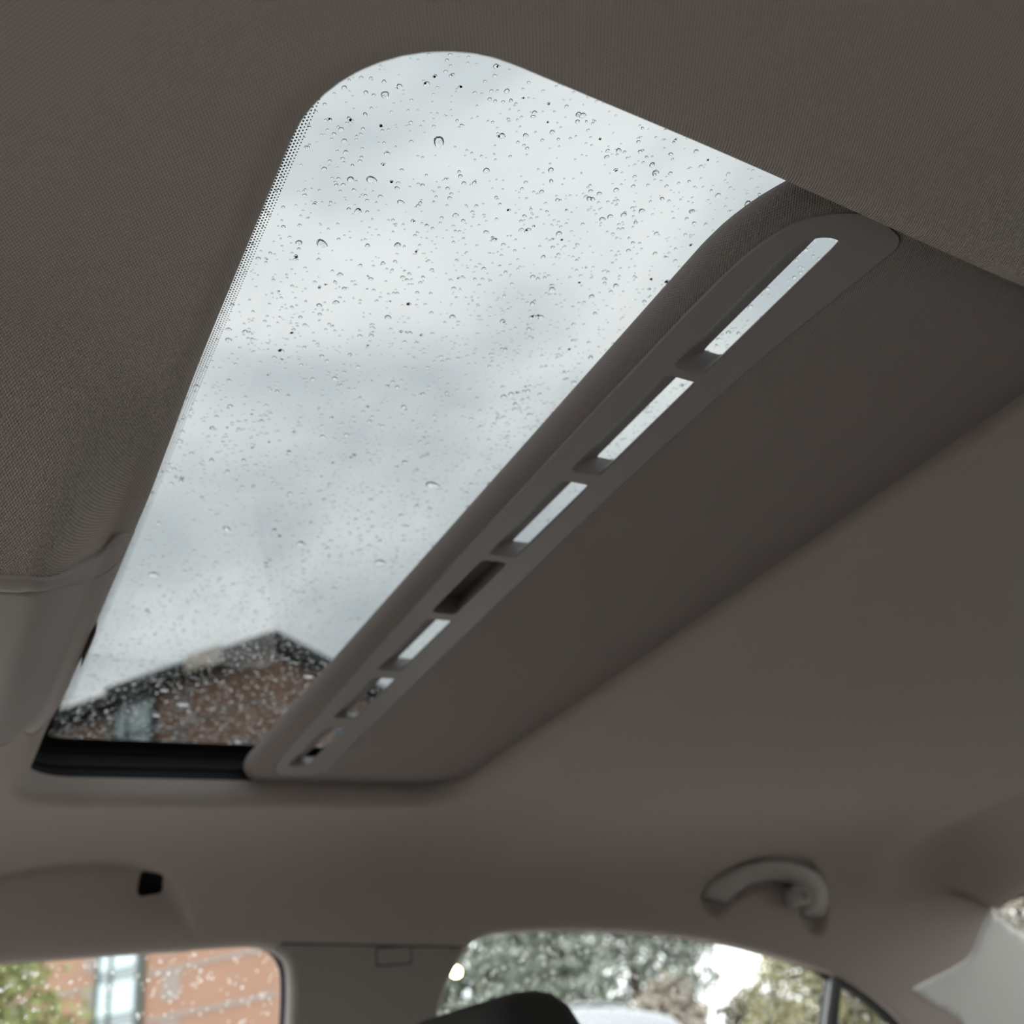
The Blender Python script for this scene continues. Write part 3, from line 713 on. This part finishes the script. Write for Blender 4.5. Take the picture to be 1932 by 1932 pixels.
seat(.60, .17, 'driver seat beside the camera, outside the picture')
b = MB(); b.box((1.25, YM - .6, -.60), (1.72, YM + .6, -.40)); rs_ = empty('rear_bench', (1.5, YM, -.8), 'rear bench seat of the car', 'seat', rel=True)
b.build('cushion', M_['seatcloth'], rs_, bevel=.05, seg=4)
M_['bench'] = mat('rear_seat_leather', (.40, .37, .34), .6, .3)
b = MB(); b.obox((1.62, YM - .6, -.42), (.17, 0, 0), (0, 1.2, 0), (.16, 0, .34)); b.build('backrest', M_['bench'], rs_, bevel=.05, seg=4)
b = MB(); b.box((1.80, YM - .66, -.16), (2.2, YM + .66, -.13)); tag(b.build('parcel_shelf', M_['seatcloth']), 'dark parcel shelf under the back window', 'shelf')
b = MB(); b.obox((-1.0, YM - .68, -.55), (.42, 0, 0), (0, 1.36, 0), (-.02, 0, .40)); tag(b.build('dashboard', M_['dark'], bevel=.05, seg=4), 'dark dashboard under the windscreen', 'dashboard')

# ------------------------------------------------------------------ raindrops
def dropmesh(seed, seg=12, rings=5):
    r = np.random.default_rng(seed); ph = r.uniform(0, 6.28, 3); am = r.uniform(.02, .14, 3)
    v = [(0, 0, 0)]; 
    def rad(a): return 1 + am[0] * math.cos(a * 2 + ph[0]) + am[1] * .7 * math.cos(a * 3 + ph[1])
    H = .66; k_ = 0
    for i in range(rings):
        t = i / rings; cz = .30 if k_ != 3 else .1; ct = math.radians(68); rr = math.sin(ct * (1 - t)) / math.sin(ct); z = H * (math.cos(ct * (1 - t)) - math.cos(ct)) / (1 - math.cos(ct))
        for j in range(seg): a = 2 * math.pi * j / seg; v.append((rr * rad(a) * math.cos(a), rr * rad(a) * math.sin(a), z))
    v.append((0, 0, H)); f = []; nb = len(v); v += [v[1 + j] for j in range(seg)]      # the flat underside has its own rim so that the dome shades cleanly
    for j in range(seg):
        k = (j + 1) % seg; f.append((0, nb + k, nb + j)); f.append((1 + (rings - 1) * seg + j, 1 + (rings - 1) * seg + k, nb - 1))
        for i in range(rings - 1): f.append((1 + i * seg + j, 1 + i * seg + k, 1 + (i + 1) * seg + k, 1 + (i + 1) * seg + j))
    return np.array(v), f
PROTO = [dropmesh(s) for s in range(8)]
def dropsmesh(name, items, m, parent=None):      # items: (matrix3x3 columns, origin, proto)
    VV = []; FF = []; o = 0; sm = []
    for (B, org, k) in items:
        v, f = PROTO[k]; VV.append(v @ np.array(B).T + org); FF += [tuple(i + o for i in q) for q in f]; o += len(v); sm += [len(q) == 4 or q[0] != 0 + o - len(v) and True for q in f]
    me_o = mk(name, np.vstack(VV), FF, m, parent, smooth=False)
    flags = []
    for (B, org, k) in items: flags += [q[0] != 0 for q in PROTO[k][1]]
    me_o.data.polygons.foreach_set('use_smooth', flags); return me_o
# indivdual meshes for the biggest drops
pm_ = []
for k, (v, f) in enumerate(PROTO):
    me = bpy.data.meshes.new('raindrop'); me.from_pydata([tuple(p) for p in v], [], f); me.polygons.foreach_set('use_smooth', [q[0] != 0 for q in f]); me.materials.append(M_['water']); pm_.append(me)
GZ = .3485
def drop(x, y, rx, ry, rot, h, k, label, group):
    o = bpy.data.objects.new('raindrop', pm_[k]); C.objects.link(o); o.location = (x, y, GZ + EYE); o.rotation_euler = (0, 0, rot); o.scale = (rx, ry, h)
    return tag(o, label, 'raindrop', group)
big = [  # x, y, half length, half width, turn, height, label  (on the roof glass)
    ((607, 460), .0030, .0022, .5, 'large ragged raindrop with a black upper edge near the dotted front border'),
    ((828, 268), .0036, .0020, 1.0, 'large slanted raindrop in the upper middle of the sunroof glass'),
    ((816, 916), .0055, .0030, .2, 'wide flat raindrop with a dark arched rim, middle of the sunroof glass near the sunshade'),
    ((701, 340), .0024, .0021, .3, 'big round raindrop below and left of the large slanted one'),
    ((718, 1062), .0048, .0028, .1, 'wide raindrop near the lower part of the sunshade roll'),
    ((568, 1027), .0038, .0026, .2, 'round raindrop with a black top rim, lower middle of the sunroof glass'),
    ((290, 1085), .0042, .0026, .1, 'arched raindrop lowest near the front border beside the console'),
    ((428, 998), .0042, .0020, .8, 'long slanted raindrop in the lower left of the sunroof glass'),
    ((1412, 385), .0022, .0018, .3, 'round raindrop closest to the top end of the sunshade roll'),
    ((918, 322), .0018, .0013, .1, 'medium oval raindrop right of the big slanted one'),
    ((756, 382), .0018, .0013, .2, 'medium raindrop with a dark cap below the big round one'),
    ((345, 1330), .0060, .0032, .2, 'bright oval raindrop in front of the dark apartment block'),
    ((582, 1277), .0050, .0026, .1, 'bright raindrop in front of the right corner of the apartment block'),
    ((310, 1303), .0040, .0022, .1, 'small bright raindrop just under the apartment block eaves'),
    ((448, 1400), .0050, .0026, .4, 'bright slanted raindrop low on the glass near the black frame'),
    ((295, 1350), .0045, .0026, .3, 'bright raindrop left of the largest oval one on the dark block'),
]
CM = np.array(((0.86671237, 0.14869566, 0.47612947), (-0.48107255, 0.50145372, 0.71910595), (-0.13182896, -0.85231084, 0.50614954)))
def glasspoint(px, py, z=GZ): d = CM @ np.array([px - 966, py - 966, 1870.]); return d[:2] * z / d[2]
for i, (pp, rx, ry, rot, lab) in enumerate(big):
    q = glasspoint(*pp); drop(q[0], q[1], rx, ry, rot + math.pi * .0, min(rx, ry) * 1.3, i % 8, lab, None)
taken = [glasspoint(*b_[0]) for b_ in big]
items = []
NS = 11000
for i in range(NS * 3):
    if len(items) >= NS: break
    x = rng.uniform(.078, .395); y = rng.uniform(.15, 1.01)
    if x > .315 and x < .342: continue
    r = .00040 + .00030 * rng.gamma(1.5, .75); r = min(r, .0018)
    if min((x - t[0]) ** 2 + (y - t[1]) ** 2 for t in taken) < (.006) ** 2: continue
    items.append((x, y, r, r * rng.uniform(.72, 1.0), rng.uniform(0, 3.14), r * rng.uniform(.9, 1.25), int(rng.integers(0, 8))))
# size as seen: nearest, largest first
items.sort(key=lambda t: -t[2] / math.hypot(t[0], t[1], GZ))
vis = [t for t in items if t[0] < .285 * (1 if t[1] > .16 else 0)][:284]
vs = set(id(t) for t in vis)
for t in vis: drop(*t[:4], t[4], t[5], t[6], 'small clear raindrop on the sunroof glass', 'small raindrops on the sunroof glass')
rest = []
for t in items:
    if id(t) in vs: continue
    x, y, rx, ry, rot, h, k = t; c, s = math.cos(rot), math.sin(rot)
    rest.append(([[c * rx, -s * ry, 0], [s * rx, c * ry, 0], [0, 0, h]], np.array([x, y, GZ]), k))
o = dropsmesh('rain_beads', rest, M_['water']); tag(o, 'thousands of fine rain beads covering the sunroof glass', 'rain beads', kind='stuff')
def sidebeads(name, gp, x0, x1, z0, z1, dens, label, rmax=.0016):
    area = (x1 - x0) * (z1 - z0); n = int(area * dens); x = rng.uniform(x0, x1, n); z = rng.uniform(z0, z1, n); v = vz(z)
    ok = inpoly(np.stack([x, v], 1), gp); x, v = x[ok], v[ok]
    P, a, b_, nn = frame_at(x, v); nn = nn * np.sign(nn[:, 1:2]); P = P + nn * .0230; it = []
    for p, n_ in zip(P, nn):
        r = min(.00068 + .0003 * rng.gamma(1.6, .8), rmax); u = np.array([1, 0, 0]) - n_ * n_[0]; u /= np.linalg.norm(u); w = np.cross(n_, u)
        r2 = r * rng.uniform(1, 1.35); it.append((np.stack([u * r, w * r2, n_ * r * 1.2], 1), p, int(rng.integers(0, 8))))
    o = dropsmesh(name, it, M_['water']); tag(o, label, 'rain beads', kind='stuff')
sidebeads('rain_beads', WF[0][1], .02, .41, .03, .20, 10000, 'rain beads covering the front passenger window')
sidebeads('rain_beads', WF[1][1], .55, 1.42, -.03, .20, 17000, 'rain beads covering the rear passenger window')
it = []
for i in range(900):
    y = rng.uniform(.9, 1.2); t = rng.uniform(0, .45); p = np.array([1.616 + .545 * t, y, .180 - .32 * t]); n_ = np.array([.5, 0, .86]); n_ /= np.linalg.norm(n_)
    u = np.array([0, 1, 0]); w = np.cross(n_, u); r = .0007 + .0003 * rng.gamma(1.6, .8); it.append((np.stack([u * r, w * r, n_ * r], 1), p + n_ * .002, int(rng.integers(0, 8))))
tag(dropsmesh('rain_beads', it, M_['water']), 'rain beads covering the back window', 'rain beads', kind='stuff')

# ================================================================== outside
M_['asphalt'] = mat('wet_asphalt', (.35, .335, .32), .45, .5, var=(.8, .25), bump=(40, .3, .01))
M_['grass'] = mat('lawn', (.13, .19, .07), .9, .2, var=(3, .35))
M_['brick'] = mat('brick_wall', (.25, .15, .108), .9, .2, var=(.35, .10))
M_['stone'] = mat('stone_band', (.22, .185, .165), .85, .2, var=(2, .1))
M_['pane'] = mat('window_pane', (.42, .51, .53), .15, .5)
M_['pane2'] = mat('window_pane_dark', (.11, .14, .165), .12, .6)
M_['spandrel'] = mat('spandrel_panel', (.22, .25, .26), .4, .4)
M_['mullion'] = mat('dark_frames', (.06, .075, .07), .5, .4)
M_['soffit'] = mat('dark_eaves', (.05, .05, .05), .8, .2)
M_['cream'] = mat('cream_panel', (.50, .44, .38), .8, .2)
M_['trunk'] = mat('bark', (.10, .08, .065), .95, .1, var=(4, .3))
def leafmat(n, c): return mat(n, c, .75, .25, var=(.7, .45))
M_['leafgrey'] = leafmat('grey_green_needles', (.20, .225, .19)); M_['leafolive'] = leafmat('olive_leaves', (.17, .19, .07))
M_['leafgold'] = leafmat('autumn_leaves', (.28, .26, .14)); M_['leafbrown'] = leafmat('brown_leaves', (.25, .215, .175))
M_['white'] = mat('white_paint', (.20, .21, .23), .25, .5, coat=.5)
M_['carglass'] = mat('parked_car_glass', (.03, .035, .04), .08, .6)
M_['lamp'] = bpy.data.materials.new('lamp_glow'); M_['lamp'].use_nodes = True
_b = M_['lamp'].node_tree.nodes['Principled BSDF']; _b.inputs['Emission Color'].default_value = (1, .78, .38, 1); _b.inputs['Emission Strength'].default_value = 30

b = MB(); b.box((-150, -150, -.2), (150, 200, 0)); tag(b.build('ground', M_['asphalt'], rel=False), 'wet grey asphalt around the car', kind='structure')
# grassy bank behind and to the right rear
bk = [(3, 16.5, 0), (30, 3, 0), (60, 3, 0), (60, 60, 0), (20, 60, 0)]
V = []; F = []; nx, ny = 16, 24
for i in range(nx + 1):
    for j in range(ny + 1):
        t = i / nx; s = j / ny; base = np.array([7.5 + 22 * s, 15.5 - 13 * s]); dr = np.array([.51, .86]); h = 2.1 * float(sst(0, .5, t)) * (1 - .25 * math.sin(s * 5)) + .05 * math.sin(9 * s + 7 * t)
        q = base + dr * t * 14; V.append((q[0], q[1], h * 1.0))
for i in range(nx):
    for j in range(ny): q = i * (ny + 1) + j; F.append((q, q + 1, q + ny + 2, q + ny + 1))
tag(mk('grass_bank', V, F, M_['grass'], rel=False), 'green grassy bank beyond the parked white car', kind='structure')

# ---- apartment block
SC = 3.75; P0 = np.array([3.473, 19.696]) * SC; dd = np.array([.588, -.809]); nf = np.array([-.809, -.588])  # facade direction and outward normal
def s_of(az):
    a = math.radians(az); r = np.array([math.cos(a), math.sin(a)]); t = (-nf @ P0) / (-nf @ r); return float((r * t - P0) @ dd)
FL = 2.69; ZB = 9.29 - 3 * FL; TOP = 31.2
sc = s_of(72.35); s_l = s_of(108); s_step = s_of(80.75)
bd = empty('apartment_block', (*(P0), 0), 'tall orange brick apartment block with a glazed stair column and dark eaves', 'building')
def fpt(s, d, z): q = P0 + dd * s + nf * d; return (q[0], q[1], z)
def fbox(b, s0, s1, d0, d1, z0, z1): o = fpt(s0, d0, z0); b.obox(o, tuple(np.append(dd * (s1 - s0), 0)), tuple(np.append(nf * (d1 - d0), 0)), (0, 0, z1 - z0))
b = MB(); fbox(b, s_step, sc, -14, 0, 0, TOP - .5); fbox(b, s_l, s_step, -14, -.25, 0, TOP - .9); b.build('brick_wall', M_['brick'], bd, rel=False)
b = MB(); fbox(b, s_step - .3, sc + 1.3, -15, 1.5, TOP - .9, TOP); b.build('eaves', M_['soffit'], bd, rel=False)
b = MB(); fbox(b, s_l, s_step - .35, -15, 1.3, TOP - 1.2, TOP - .4); b.build('eaves', M_['soffit'], bd, rel=False)
b = MB(); fbox(b, s_of(76.6), s_of(74.6), 1.5, 1.6, TOP - 1.0, TOP + .25); b.build('parapet_panel', M_['cream'], bd, rel=False)
sL, sR = s_of(80.80), s_of(79.08); smid = s_of(80.28)
nfl = int((TOP - ZB) / FL)
for k in range(nfl):
    z = ZB + k * FL
    if z + 1.9 < TOP - 1:
        for (a, c) in ((s_of(84.9), s_of(84.2)), (s_of(81.62), s_of(81.02)), (s_of(77.9), s_of(77.14))):
            b = MB(); fbox(b, a - .1, c + .1, -.05 if a > s_step else -.3, .04 if a > s_step else -.2, z - .1, z + 1.46); w = b.build('window', M_['stone'], bd, rel=False)
            b = MB(); d0 = .03 if a > s_step else -.21; fbox(b, a, (a + c) / 2 - .03, d0, d0 + .05, z, z + 1.36); fbox(b, (a + c) / 2 + .03, c, d0, d0 + .05, z, z + 1.36); b.build('pane', M_['pane2'], w, rel=False)
        for (a, c) in ((sR + .9, sc), (s_l, sL - .5)):
            b = MB(); fbox(b, a, c, -.3, .06 if a > s_step else -.18, z + 1.50, z + 1.80); b.build('stone_band', M_['stone'], bd, rel=False)
    zz = z - .31
    for (a, c) in ((sL, smid - .12), (smid + .12, sR)):
        b = MB(); fbox(b, a, c, .12, .2, zz, min(zz + 1.95, TOP - 1)); b.build('stair_window', M_['pane'], bd, rel=False)
        b = MB(); fbox(b, a, c, .10, .16, zz + 2.0, min(zz + FL - .05, TOP - .6)); b.build('spandrel', M_['spandrel'], bd, rel=False)
b = MB(); fbox(b, sL - .45, sR + .55, -.3, .09, 0, TOP - .6); fbox(b, smid - .10, smid + .10, 0, .3, 0, TOP - .6); fbox(b, sR + .02, sR + .55, 0, .35, 0, TOP - .6); fbox(b, sL - .3, sL - .02, 0, .3, 0, TOP - .6); b.build('stair_frame', M_['mullion'], bd, rel=False)
# windows on the side beyond the corner
for k in range(2, nfl - 1):
    for d in (-3, -7.5, -11.5):
        b = MB(); fbox(b, sc - .05, sc + .05, d - 1.4, d, ZB + k * FL, ZB + k * FL + 1.4); w = b.build('window', M_['pane2'], bd, rel=False)

# ---- trees
def tree(name, label, x, y, h, r, z0, m, n, trunk=.14, squash=1., leaf=.09, group=None, shape='round'):
    t = empty(name, (x, y, 0), label, 'shrub' if name == 'shrub' else 'tree', group)
    b = MB(); top = z0 + (h - z0) * .8
    b.tube([(x, y, 0), (x + .05 * h * random.uniform(-1, 1) * .3, y, z0), (x, y, top)], [trunk, trunk * .75, trunk * .15], 8)
    for k in range(9):
        a = k * 2.4; zz = z0 + (top - z0) * (.05 + .09 * k); b.tube([(x, y, zz), (x + .7 * r * math.cos(a), y + .7 * r * math.sin(a), zz + .35 * r)], [trunk * .4, trunk * .08], 5)
    b.build('trunk', M_['trunk'], t, rel=False, smooth=True)
    nc = 60; cs = []
    for k in range(nc):
        u = rng.normal(size=3); u /= np.linalg.norm(u); q = rng.uniform(.25, 1) ** .5
        zz = (h + z0) / 2 + u[2] * (h - z0) / 2 * q * .95; k_ = 1.0 if shape == 'round' else max(.12, 1.05 - (zz - z0) / (h - z0))
        cs.append((x + u[0] * r * q * k_ * (1 if shape == 'round' else 1.3), y + u[1] * r * q * k_, zz))
    cs = np.array(cs); ci = rng.integers(0, nc, n); s = rng.normal(size=(n, 3)) * (r * .17, r * .17, (h - z0) * .055); P = cs[ci] + s
    A = rng.normal(size=(n, 3)); A /= np.linalg.norm(A, axis=1)[:, None]; B = np.cross(A, rng.normal(size=(n, 3))); B /= np.linalg.norm(B, axis=1)[:, None]
    sz = leaf * rng.uniform(.6, 1.3, n)[:, None]
    V = np.stack([P - A * sz, P + B * sz * .45, P + A * sz, P - B * sz * .45], 1).reshape(-1, 3); F = np.arange(4 * n).reshape(-1, 4)
    mk('foliage', V, F.tolist(), m, t, rel=False, smooth=False)
def az(a, d): return d * math.cos(math.radians(a)), d * math.sin(math.radians(a))
tree('broad_tree', 'dark olive tree low in front of the brick block at the left edge', *az(86.8, 17), 4.1, 1.45, .8, M_['leafolive'], 5000, leaf=.09)
tree('broad_tree', 'olive tree standing further left before the brick block', *az(94, 24), 4.8, 2.2, 1.0, M_['leafolive'], 5000)
tree('conifer', 'grey green conifer seen nearest the pillar through the rear window', *az(63.5, 33), 10.5, 3.6, .8, M_['leafgrey'], 9000, leaf=.24)
tree('conifer', 'tall grey green conifer behind the black headrest', *az(57.4, 20), 9.5, 1.9, .5, M_['leafgrey'], 9000, leaf=.12)
tree('conifer', 'grey green conifer with ragged right edge against the white sky', *az(53.9, 19), 7.4, 1.45, .5, M_['leafgrey'], 7000, leaf=.12)
tree('bare_tree', 'greyish brown small tree low beside the conifer edge', *az(52.6, 14), 2.0, .55, .4, M_['leafbrown'], 2500, leaf=.08)
tree('shrub', 'golden autumn shrub beside the black division bar', *az(45.0, 18), 2.75, 1.1, .3, M_['leafgold'], 5000, leaf=.08)
tree('shrub', 'pale brown shrub between the golden shrub and the white sky', *az(47.9, 22), 2.35, .8, .3, M_['leafbrown'], 4000, leaf=.08)
tree('shrub', 'yellow green shrub seen in the small quarter window', *az(41.6, 21), 3.4, 1.2, .3, M_['leafgold'], 5000, leaf=.08)
tree('shrub', 'brown green hedge shrub seen through the quarter window corner', *az(38.0, 17), 3.0, 1.3, .2, M_['leafbrown'], 5000, leaf=.08)
tree('shrub', 'pale green brown tree seen through the back window', *az(34.5, 15), 5.2, 1.7, .2, M_['leafbrown'], 9000, leaf=.08)
tree('shrub', 'yellow green bush behind the back window tree', *az(29, 19), 4.9, 1.7, .2, M_['leafgold'], 6000, leaf=.08)

# ---- street lamp
lx, ly = az(63.12, 26); lz = EYE + 26 * .1078
sl = empty('street_lamp', (lx - .5, ly, 0), 'glowing yellow street lamp beside the window pillar', 'street lamp')
b = MB(); b.tube([(lx - .6, ly, 0), (lx - .6, ly, lz), (lx - .45, ly, lz + .25), (lx - .1, ly, lz + .16)], .05, 8); b.build('pole', M_['mullion'], sl, rel=False, smooth=True)
b = MB(); b.box((lx - .16, ly - .1, lz + .09), (lx + .16, ly + .1, lz + .17)); b.build('lamp_head', M_['mullion'], sl, rel=False)
b = MB(); b.tube([(lx, ly, lz + .09), (lx, ly, lz + .02), (lx, ly, lz - .08), (lx, ly, lz - .11)], [.06, .11, .10, .03], 12); b.build('lamp_globe', M_['lamp'], sl, rel=False, smooth=True)

# ---- parked white car
pc_ = empty('parked_car', (3.4, 7.1, 0), 'white parked car, its roof showing beyond the headrest', 'car')
bodyp = [(1.5, .35), (1.5, .75), (1.75, .86), (2.3, .95), (5.08, .98), (5.2, .90), (5.22, .40)]
cab = [(2.3, .93), (2.9, 1.26), (3.3, 1.40), (3.9, 1.46), (4.4, 1.45), (4.72, 1.40), (4.95, 1.34), (5.04, 1.25), (5.1, .97)]
def prism(pts, y0, y1, tum=0.):
    b = MB(); n = len(pts); zc = min(p[1] for p in pts); zh = max(p[1] for p in pts)
    k = lambda z: tum * (z - zc) / (zh - zc)
    v = [(x, y0 + k(z), z) for x, z in pts] + [(x, y1 - k(z), z) for x, z in pts]
    b.add(v, [tuple(range(n))[::-1], tuple(range(n, 2 * n))] + [(i, (i + 1) % n, n + (i + 1) % n, n + i) for i in range(n)]); return b
prism(bodyp, 6.25, 7.95).build('body', M_['white'], pc_, rel=False, bevel=.05, seg=3)
cb = prism([tuple(p) for p in catmull(cab, 4)], 6.30, 7.90, .17).build('roof', M_['white'], pc_, rel=False, bevel=.03, seg=3)
prism([(2.48, .98), (2.95, 1.10), (3.3, 1.15), (3.7, 1.17), (3.75, .98)], 6.28, 6.5, .10).build('side_window', M_['carglass'], pc_, rel=False)
prism([(3.82, .98), (3.80, 1.17), (4.3, 1.16), (4.7, 1.12), (4.85, .98)], 6.28, 6.5, .10).build('side_window', M_['carglass'], pc_, rel=False)
for x in (2.2, 4.5):
    for y in (6.2, 7.8):
        b = MB(); b.tube([(x, y, .32), (x, y + .2, .32)], .32, 20); w = b.build('wheel', M_['black'], pc_, rel=False, smooth=False)
for y in (6.52, 7.68):
    b = MB(); b.tube([(3.3, y, 1.40), (3.45, y, 1.485), (4.4, y, 1.48), (4.75, y, 1.40)], .016, 6); b.build('roof_rail', M_['gloss'], pc_, rel=False, smooth=True)
